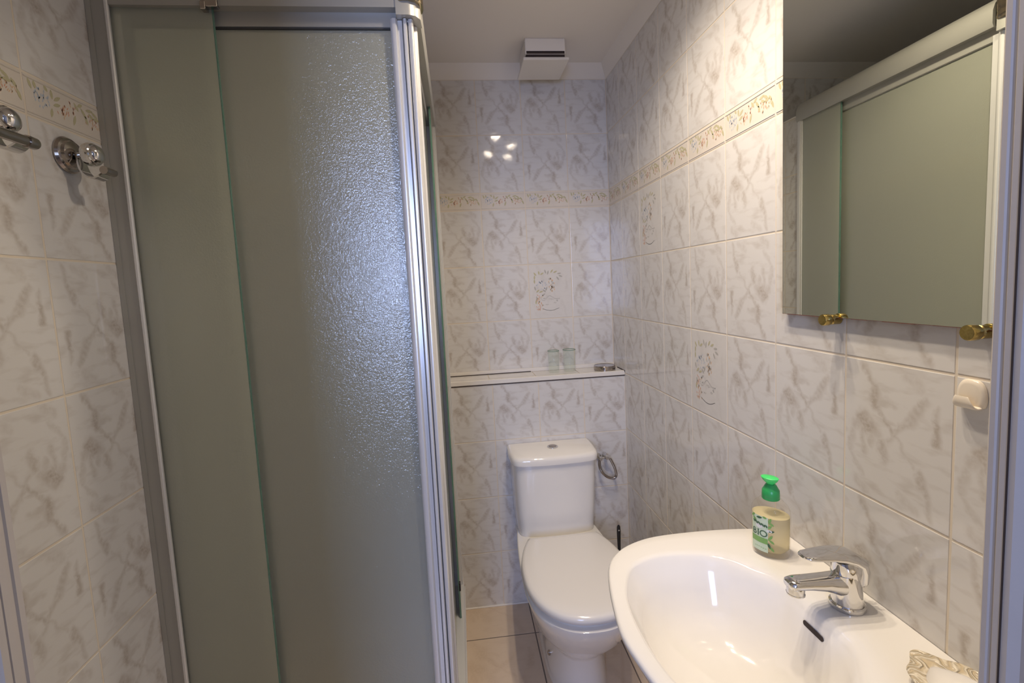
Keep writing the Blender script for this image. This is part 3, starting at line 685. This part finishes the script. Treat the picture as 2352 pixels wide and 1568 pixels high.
MB().lathe([(.044,.0185),(.040,.0190),(.01,.0185),(.001,.0185)], n=48).build('top_plate', mat('grey_plate', (.42,.41,.42), .25, noise=(30,(.38,.37,.38))), sd_)

# ---------------------------------------------------------------- wash basin
BY, BZ = -1.441, .832
wb = empty('washbasin', (0, BY, BZ), 'large white ceramic washbasin on the right wall under the mirror', 'washbasin')
# outer rim (half, far side) then mirrored about BY; distances from BY
out_h = [(-.001,.262),(-.030,.273),(-.085,.284),(-.150,.291),(-.230,.2935),(-.305,.288),(-.366,.266),(-.4075,.233),(-.4335,.192),(-.4520,.130),(-.4660,.055)]
inn_h = [(-.118,0),(-.118,.045),(-.1175,.075),(-.132,.110),(-.165,.155),(-.205,.190),(-.265,.207),(-.325,.207),(-.378,.185),(-.405,.150),(-.425,.100),(-.4340,.050)]
def ang_sample(half, front, n=96):
    pts = [(x, d) for x, d in half]; pts.append((front, 0))
    if half[0][1] == 0: pts = pts[0:]
    full = [(x, BY+d) for x, d in pts]+[(x, BY-d) for x, d in pts[::-1] if d != 0]
    return full
def polar(full, smooth=True, n=112, cx=-.275):
    cl = spline([(x,y,0) for x,y in full], 10, True) if smooth else [Vector((x,y,0)) for x,y in full]
    res = []
    for i in range(n):
        a = 2*PI*i/n; d = Vector((math.cos(a), math.sin(a), 0)); best = None
        for k in range(len(cl)):
            p, q = cl[k], cl[(k+1) % len(cl)]
            e = q-p; o_ = p-Vector((cx, BY, 0)); den = d.x*e.y-d.y*e.x
            if abs(den) < 1e-12: continue
            t = (o_.x*e.y-o_.y*e.x)/den; s_ = (o_.x*d.y-o_.y*d.x)/den
            if t > 0 and -1e-6 <= s_ <= 1+1e-6: best = t if best is None else max(best, t)
        res.append((cx+d.x*(best or .1), BY+d.y*(best or .1)))
    return res
def clampx(L): return [(min(x, -.001), y) for x, y in L]
OUT = clampx(polar(ang_sample(out_h, -.4715))); INN = polar(ang_sample(inn_h, -.4360))
def mixr(A, B, t, z): return [(a[0]*(1-t)+b_[0]*t, a[1]*(1-t)+b_[1]*t, z) for a, b_ in zip(A, B)]
def sc_(A, kx, ky, cx, z, cy=BY): return [(cx+(a[0]-cx)*kx, cy+(a[1]-cy)*ky, z) for a in A]
def oz(dx, z):      # outer ring inset towards the centre, back stays on the wall
    r_ = []
    for (x, y) in OUT:
        v = Vector((x+.275, y-BY)); L_ = v.length; s_ = (L_-dx)/L_
        nx, ny = -.275+v.x*s_, BY+v.y*s_
        if x > -.004: nx = x
        r_.append((nx, ny, z))
    return r_
b0 = (-.26, BY)
rings = [oz(.20,BZ-.19), oz(.12,BZ-.175), oz(.06,BZ-.11), oz(.022,BZ-.05), oz(.008,BZ-.022), oz(.0015,BZ-.012), oz(0,BZ-.006), oz(.0025,BZ-.0015), oz(.006,BZ), mixr(OUT,INN,.35,BZ+.0005), mixr(OUT,INN,.80,BZ-.0002), mixr(OUT,INN,.94,BZ-.0015), mixr(OUT,INN,1,BZ-.0055),
         mixr(OUT,INN,1.05,BZ-.014), mixr(INN,[(-.26,BY)]*len(INN),.085,BZ-.032), mixr(INN,[(-.26,BY)]*len(INN),.14,BZ-.060), mixr(INN,[(-.26,BY)]*len(INN),.22,BZ-.095), mixr(INN,[(-.25,BY)]*len(INN),.36,BZ-.125), mixr(INN,[(-.25,BY)]*len(INN),.58,BZ-.142), mixr(INN,[(-.25,BY)]*len(INN),.80,BZ-.149), mixr(INN,[(-.25,BY)]*len(INN),.92,BZ-.152)]
mbx = MB().loft(rings)
child(mbx, 'bowl', M['ceramic'], wb, smooth=70)
child(MB().lathe([(.028,BZ-.152),(.030,BZ-.1495),(.024,BZ-.149),(.018,BZ-.151),(.001,BZ-.151)], c=(-.25,BY,0)), 'waste', M['chrome'], wb)
mb = MB(); n_ = 20; ov = []
for k in range(n_):
    a = 2*PI*k/n_; yy = .0195*(1 if math.cos(a) > 0 else -1)*(1 if abs(math.cos(a)) > 1e-6 else 0)+.0045*math.cos(a); ov.append((yy, .0045*math.sin(a)))
mb.loft([[(-.1300+.0002*b_*1000*.18, BY-.0095+a, BZ-.031+b_) for a, b_ in ov][::-1], [(-.1310+.00018*b_*1000, BY-.0095+a, BZ-.031+b_) for a, b_ in ov][::-1]])
child(mb, 'overflow_slot', M['dark_slot'], wb, smooth=50)
rings = [[(-.13+.10*kx*math.cos(2*PI*i/32), BY+.09*kx*math.sin(2*PI*i/32), z) for i in range(32)] for kx, z in ((1.0,.0),(.85,.05),(.8,.4),(.92,.58),(1.15,.66))]
child(MB().loft(rings), 'pedestal', M['ceramic'], wb, smooth=60)

# mixer tap
fa = empty('basin_tap', (-.058, BY, BZ), 'chrome single-lever mixer tap on the washbasin', 'tap')
A_ = lambda mb, n, m_, **k: child(mb, n, m_, fa, **k)
FX, FY = -.058, BY
def sect(c, ax, w_, h_, n=24, e=2.4):
    """superellipse section at c, normal roughly along ax (in xz plane), width along y"""
    ax = Vector(ax).normalized(); side = Vector((0,1,0)); up = ax.cross(side).normalized(); out = []
    for i in range(n):
        t = 2*PI*i/n; c_, s_ = math.cos(t), math.sin(t)
        out.append(Vector(c)+side*w_*(abs(c_)**(2/e))*(1 if c_>=0 else -1)+up*h_*(abs(s_)**(2/e))*(1 if s_>=0 else -1))
    return out
A_(MB().lathe([(.0275,0),(.0285,.002),(.0280,.007),(.0255,.009)], c=(FX,FY,BZ)).lathe([(.0240,.0085),(.0240,.0115)],c=(FX,FY,BZ)), 'base_ring', M['chrome'])
A_(MB().loft([sect((FX,FY,BZ+.0105),(0,0,1),.0248,.0248,e=2),sect((FX-.001,FY,BZ+.025),(0,0,1),.0236,.0240,e=2),sect((FX-.003,FY,BZ+.042),(-.05,0,1),.0232,.0245,e=2),sect((FX-.004,FY,BZ+.056),(-.1,0,1),.0232,.0245,e=2),sect((FX-.0045,FY,BZ+.066),(-.12,0,1),.0225,.0230,e=2)]), 'body', M['chrome'], smooth=60)
A_(MB().loft([sect((FX+.004,FY,BZ+.043),(-1,0,.12),.021,.020),sect((FX-.020,FY,BZ+.045),(-1,0,.12),.0205,.0185),sect((FX-.045,FY,BZ+.050),(-1,0,.12),.0175,.0135),sect((FX-.075,FY,BZ+.053),(-1,0,.08),.0165,.0105),sect((FX-.100,FY,BZ+.0545),(-1,0,0),.0162,.0095),sect((FX-.110,FY,BZ+.0535),(-1,0,-.1),.0150,.0085),sect((FX-.1135,FY,BZ+.0525),(-1,0,-.2),.011,.006)]), 'spout', M['chrome'], smooth=60)
A_(MB().lathe([(.0135,.0500),(.0145,.046),(.0143,.0375),(.0150,.0370),(.0150,.0350),(.0125,.0340),(.0105,.0345),(.0105,.040)], c=(FX-.0985,FY,BZ)), 'aerator', M['chrome'])
A_(MB().loft([sect((FX-.0010,FY,BZ+.0600),(-.05,0,1),.0225,.0240,e=2),sect((FX-.0005,FY,BZ+.0700),(-.10,0,1),.0240,.0262,e=2),sect((FX-.002,FY,BZ+.081),(-.2,0,1),.0235,.0252,e=2),sect((FX-.006,FY,BZ+.091),(-.3,0,1),.0200,.0200,e=2)]), 'cartridge_dome', M['chrome'], smooth=60)
lev = [((FX+.0150,BZ+.045),(.05,1),.0190,.0070),((FX+.0170,BZ+.051),(.05,1),.0228,.0085),((FX+.0175,BZ+.060),(-.02,1),.0240,.0090),((FX+.0165,BZ+.072),(-.25,1),.0262,.0115),((FX+.0120,BZ+.085),(-.7,1),.0268,.0120),((FX-.002,BZ+.0935),(-1,.5),.0262,.0108),((FX-.020,BZ+.0985),(-1,.15),.0238,.0088),((FX-.042,BZ+.1010),(-1,.02),.0210,.0070),((FX-.065,BZ+.1015),(-1,0),.0185,.0054),((FX-.080,BZ+.1020),(-1,.06),.0160,.0042),((FX-.088,BZ+.1030),(-1,.2),.0100,.0024)]
A_(MB().loft([sect((c[0],FY,c[1]),(a[0],0,a[1]),w_,h_) for c, a, w_, h_ in lev]), 'lever', M['chrome'], smooth=60)
A_(MB().tube([(FX+.018,FY,BZ+.050),(FX+.030,FY,BZ+.060),(FX+.034,FY,BZ+.072)],[.003,.003,.0045]).lathe([(.003,.069),(.0058,.073),(.0058,.079),(.003,.081)],c=(FX+.034,FY,BZ)), 'waste_rod', M['chrome'])

# soap bottle
BX, BYY = -.0795, -1.262
bo = empty('soap_bottle', (BX, BYY, BZ+.0005), 'clear liquid soap bottle with green pump cap on the far corner of the basin', 'bottle'); bo.rotation_euler = (0, 0, math.radians(-56))
def oval(a, b_, z, n=40): return [(a*math.cos(2*PI*i/n), b_*math.sin(2*PI*i/n), z) for i in range(n)]
pr_ = [(.031,.025,0),(.0360,.0290,.003),(.0380,.0305,.012),(.0385,.0310,.06),(.0385,.0310,.088),(.0370,.0300,.099),(.0325,.027,.108),(.0260,.0235,.1135),(.0225,.0215,.1150),(.0235,.0225,.1165),(.0225,.0215,.118),(.0150,.0150,.1195)]
MB().loft([oval(a,b_,z) for a,b_,z in pr_]).build('bottle_body', M['bottle_clear'], bo, smooth=50)
MB().loft([oval(a*.955,b_*.95,z) for a,b_,z in [(.030,.024,.010),(.0372,.0298,.018),(.038,.0305,.06),(.038,.0305,.086)]]).build('liquid_soap', M['soap'], bo, smooth=50)
cp = MB().lathe([(.0165,.1185),(.0175,.120),(.0170,.124),(.0174,.125),(.0168,.138),(.0150,.1405),(.0105,.149),(.0080,.151)], n=36).build('pump_cap', M['green_cap'], bo)
nz_ = [[(x, y, z) for x, y, z in ring] for ring in (
    [(.0045*math.cos(2*PI*i/20), .0045*math.sin(2*PI*i/20), .148) for i in range(20)],
    [(.0085*math.cos(2*PI*i/20), .0070*math.sin(2*PI*i/20)-.002, .153) for i in range(20)],
    [(.0150*math.cos(2*PI*i/20), .0105*math.sin(2*PI*i/20)-.004, .160) for i in range(20)],
    [(.0178*math.cos(2*PI*i/20), .0120*math.sin(2*PI*i/20)-.005, .1660) for i in range(20)],
    [(.0160*math.cos(2*PI*i/20), .0100*math.sin(2*PI*i/20)-.005, .1675) for i in range(20)])]
MB().loft(nz_).build('nozzle', M['green_nozzle'], bo, smooth=50)
# printed label wrapping the front (-y side) of the body
def lab_pt(s, z, off=.0004):
    t = -PI/2 + (s-.004)/.0345; return ((.0385+off)*math.cos(t), (.0310+off)*math.sin(t), z)
def label_patch(mb, s0, s1, z0, z1, mi, off=.0004, n=10):
    for k in range(n):
        a = s0+(s1-s0)*k/n; b_ = s0+(s1-s0)*(k+1)/n
        mb.add([lab_pt(a,z0,off),lab_pt(b_,z0,off),lab_pt(b_,z1,off),lab_pt(a,z1,off)], [(0,1,2,3)], mi)
lm = [mat('label_pale', (.62,.72,.55), .35, noise=(200,(.56,.68,.50))), mat('label_green', (.22,.42,.12), .35, noise=(200,(.18,.38,.10))), mat('label_dark', (.03,.10,.05), .4, noise=(200,(.04,.12,.06))), mat('label_white', (.74,.73,.72), .35, noise=(200,(.70,.70,.69)))]
mb = MB(); label_patch(mb, -.024, .010, .012, .088, 0); label_patch(mb, -.023, .0095, .030, .042, 1, .0007)
def lab_poly(mb, pts, mi, off): mb.add([lab_pt(s, z, off) for s, z in pts], [tuple(range(len(pts)))], mi)
r3 = random.Random(9)
for (s, z, g, a) in ((.013,.083,1.2,.006),(.015,.076,-.6,.006),(.013,.069,.9,.005),(.016,.060,.3,.005),(.014,.046,1.0,.007),(.016,.038,-.7,.006),(.012,.028,1.9,.006),(.017,.022,-1.0,.006),(-.020,.085,.7,.006),(-.006,.084,.2,.006),(-.016,.078,-.5,.005),(.004,.087,-.3,.004)):
    lab_poly(mb, ellipse(s, z, a, .0024, g, 10, True), 1 if r3.random() < .6 else 2, .0009)
# emblem and script line above the word
lab_poly(mb, ellipse(-.006, .066, .007, .005, .2, 14), 3, .0008); lab_poly(mb, ellipse(.012,.060,.005,.003,0,12), 3, .0010)
for k in range(9): lab_poly(mb, ellipse(-.018+.0032*k, .0735-.0006*k, .0015, .0032, .25*(-1)**k), 2, .0010)
for k in range(6): lab_poly(mb, ellipse(-.014+.004*k, .020+.0006*math.sin(k), .0014, .0006, 0), 1, .0010)
# the word BIO
def stroke(pts, w_=.0011):
    for (a, b_), (c, d) in zip(pts[:-1], pts[1:]):
        dx, dy = c-a, d-b_; L_ = math.hypot(dx, dy) or 1; nx, ny = -dy/L_*w_, dx/L_*w_
        lab_poly(mb, [(a-nx,b_-ny),(c-nx,d-ny),(c+nx,d+ny),(a+nx,b_+ny)], 2, .0011)
def arc(cx, cy, rx, ry, a0, a1, n=10): return [(cx+rx*math.cos(a0+(a1-a0)*k/n), cy+ry*math.sin(a0+(a1-a0)*k/n)) for k in range(n+1)]
stroke([(-.0190,.0455),(-.0190,.0575)]); stroke([(-.0190,.0575)]+arc(-.0175,.0547,.0045,.0028,PI/2,-PI/2)+[(-.0190,.0519)], .0008); stroke([(-.0175,.0519)]+arc(-.0170,.0487,.0052,.0032,PI/2,-PI/2)+[(-.0190,.0455)], .0009)
stroke([(-.0078,.0455),(-.0078,.0575)]); stroke([(-.0098,.0575),(-.0058,.0575)],.0005); stroke([(-.0098,.0455),(-.0058,.0455)],.0005)
stroke(arc(.0020,.0515,.0060,.0060,0,2*PI,20), .0010)
mb.build('label', lm, bo, smooth=0)

# soap dish: oval ceramic dish with a scrolled relief border
dx_, dy_ = -.0640, -1.662
so = empty('soap_dish', (dx_, dy_, BZ+.0005), 'cream ceramic soap dish with scrolled relief border on the basin near the door', 'soap dish')
M['dish'] = mat('dish_relief', (.76, .64, .44), .22, noise=(25, (.70, .57, .37))); 
nt = M['dish'].node_tree; b_ = nt.nodes['Principled BSDF']
tc = nt.nodes.new('ShaderNodeTexCoord'); nz = nt.nodes.new('ShaderNodeTexNoise'); nz.inputs['Scale'].default_value = 42; nz.inputs['Detail'].default_value = 2; nz.inputs['Distortion'].default_value = 3.2
nt.links.new(tc.outputs['Object'], nz.inputs['Vector'])
wv = nt.nodes.new('ShaderNodeTexWave'); wv.wave_type = 'RINGS'; wv.inputs['Scale'].default_value = 22; wv.inputs['Distortion'].default_value = 22; wv.inputs['Detail'].default_value = 1.5; wv.inputs['Detail Scale'].default_value = 1.6; nt.links.new(tc.outputs['Object'], wv.inputs['Vector'])
bp = nt.nodes.new('ShaderNodeBump'); bp.inputs['Strength'].default_value = .9; bp.inputs['Distance'].default_value = .003
nt.links.new(wv.outputs['Fac'], bp.inputs['Height']); nt.links.new(bp.outputs['Normal'], b_.inputs['Normal'])
cr = nt.nodes.new('ShaderNodeMix'); cr.data_type = 'RGBA'; cr.inputs[6].default_value = (.62,.51,.34,1); cr.inputs[7].default_value = (.80,.72,.57,1); nt.links.new(wv.outputs['Fac'], cr.inputs[0]); nt.links.new(cr.outputs[2], b_.inputs['Base Color'])
def drg(kx, ky, z, wob=.085, n=96):
    r_ = []
    for i in range(n):
        a = 2*PI*i/n; q_ = 1+wob*math.cos(4*a)*.7+wob*.55*math.cos(8*a+.4); r_.append((kx*q_*math.cos(a), ky*q_*math.sin(a), z))
    return r_
MB().loft([drg(.035,.050,0,.0),drg(.050,.070,.006,.03),drg(.0605,.084,.016),drg(.0610,.085,.018),drg(.0600,.0835,.0195),drg(.050,.071,.0195,.03),drg(.041,.060,.0165,.03)], cap1=False).build('relief_border', M['dish'], so, smooth=60)
MB().loft([drg(.0415,.0605,.0168,.03),drg(.038,.056,.0125,.03),drg(.030,.045,.0085,.0),drg(.01,.015,.0075,0)], cap0=False).build('hollow', M['ceramic'], so, smooth=60)

# ---------------------------------------------------------------- mirror with its clips
mi_ = empty('wall_mirror', (0, -1.45, 1.335), 'frameless rectangular mirror held by small brass clips above the basin', 'mirror')
child(MB().box(-.0125, -.0075, -1.715, -1.2045, 1.3375, 2.20), 'mirror_glass', M['mirror'], mi_, smooth=0)
child(MB().box(-.0074, -.0022, -1.7155, -1.2040, 1.3365, 2.2005), 'backing', M['mirror_back'], mi_, smooth=0)
ed = MB(); r4 = random.Random(3); y = -1.7155
while y < -1.206:
    w_ = r4.uniform(.012, .04); ed.box(-.0124, -.0076, y, min(y+w_, -1.2045), 1.3375-r4.uniform(.0006,.0016), 1.3375); y += w_
ed.box(-.0122, -.0076, -1.2045, -1.2038, 1.3375, 2.20)
child(ed, 'worn_edge', M['mirror_back'], mi_, smooth=0)
for yy in (-1.347, -1.606):
    c = child(MB().lathe([(.0095,-.0015),(.0095,-.0165),(.0070,-.0185),(.0070,-.0205),(.0104,-.0215),(.0108,-.0225),(.0108,-.0335),(.0098,-.0352),(.002,-.0357)], c=(0,yy,1.3335), axis='x', n=28), 'clip', M['brass'], mi_)

# cream adhesive hook
hk = empty('adhesive_hook', (0, -1.5885, 1.243), 'small cream plastic hook stuck on the tiles under the mirror', 'hook')
def hook_out(k, x):
    base = [(-.000,.0215),(.0105,.0195),(.0165,.0120),(.0190,.0015),(.0190,-.0090),(.0165,-.0165),(.0080,-.0190),(-.0080,-.0190),(-.0165,-.0165),(-.0190,-.0090),(-.0190,.0015),(-.0165,.0120),(-.0105,.0195)]
    return [(x, -1.5885-p.x*k, 1.243+p.y*k) for p in spline([(a,b_,0) for a,b_ in base], 5, True)]
child(MB().loft([hook_out(1.0,-.0008),hook_out(1.0,-.0035),hook_out(.93,-.0058),hook_out(.7,-.0068)]), 'hook_plate', M['cream_hook'], hk, smooth=60)
pth = spline([(-.0030,1.2275,0),(-.0075,1.2252,0),(-.0115,1.2262,0),(-.0140,1.2310,0),(-.0145,1.2365,0),(-.0140,1.2405,0)], 4)
rings = []
for k, p in enumerate(pth):
    q = (pth[min(k+1,len(pth)-1)]-pth[max(k-1,0)]).normalized(); nx, nz2 = -q.y, q.x
    u = k/(len(pth)-1); th = .0022*(1-.5*u); hw = .0172-.0085*u**1.5
    ring = []
    for i in range(24):
        a = 2*PI*i/24; c_, s_ = math.cos(a), math.sin(a)
        yy = hw*math.copysign(abs(c_)**.35, c_); e = th*math.copysign(abs(s_)**.8, s_)
        ring.append((p.x+nx*e, -1.5880+.004*u+yy, p.y+nz2*e))
    rings.append(ring)
child(MB().loft(rings), 'hook_lip', M['cream_hook'], hk, smooth=60)

# ---------------------------------------------------------------- chrome hook and towel rail on the left wall
WX = -1.4405
def rosette(cy, cz):
    return MB().lathe([(.0335,.0),(.0340,.003),(.0310,.0075),(.0270,.009),(.0250,.014),(.0165,.0175),(.0100,.019)], c=(WX,cy,cz), axis='x', n=40)
def knob(cy, cz):
    return MB().lathe([(.0070,.018),(.0070,.031),(.0140,.0325),(.0205,.036),(.0225,.043),(.0205,.050),(.0185,.0515),(.0185,.053),(.0155,.058),(.0085,.062),(.001,.0635)], c=(WX,cy,cz), axis='x', n=40)
def strap(cy, cz):
    pth = [(.023,.004),(.024,-.012),(.028,-.030),(.037,-.042),(.049,-.046),(.060,-.042),(.067,-.036),(.070,-.030)]
    P3 = spline([(WX+a, 0, cz+b_) for a, b_ in pth], 5); rings = []
    for k, p in enumerate(P3):
        t = (P3[min(k+1,len(P3)-1)]-P3[max(k-1,0)]).normalized(); nn = t.cross(Vector((0,1,0)))
        hw = .0095+.004*math.sin(k/len(P3)*PI)
        rings.append([p+Vector((0,cy,0))+Vector((0,s_*hw,0))+nn*e*.0016 for s_, e in ((-1,-1),(1,-1),(1,1),(-1,1))])
    return MB().loft(rings)
rh = empty('robe_hook', (WX, -1.152, 1.717), 'chrome robe hook with round knob on the left wall beside the shower profile', 'hook')
child(rosette(-1.152,1.717), 'rosette', M['dark_chrome'], rh); child(knob(-1.152,1.717), 'knob', M['chrome'], rh); child(strap(-1.152,1.717), 'strap', M['chrome'], rh, smooth=50)
child(MB().tube([(WX+.070,-1.165,1.685),(WX+.070,-1.137,1.685)],.0075,18), 'end_bar', M['dark_chrome'], rh)
tl = empty('towel_rail', (WX, -1.332, 1.722), 'chrome towel rail with round knob at the far left edge of the photo', 'towel rail')
child(rosette(-1.332,1.722), 'rosette', M['dark_chrome'], tl); child(knob(-1.332,1.722), 'knob', M['chrome'], tl); child(strap(-1.332,1.722), 'strap', M['chrome'], tl, smooth=50)
child(MB().tube([(WX+.070,-1.74,1.690),(WX+.070,-1.322,1.690)],.0080,20).lathe([(.0095,0),(.0100,.003),(.0095,.016),(.0085,.018)],c=(WX+.070,-1.331,1.690),axis='y'), 'bar', M['dark_chrome'], tl)
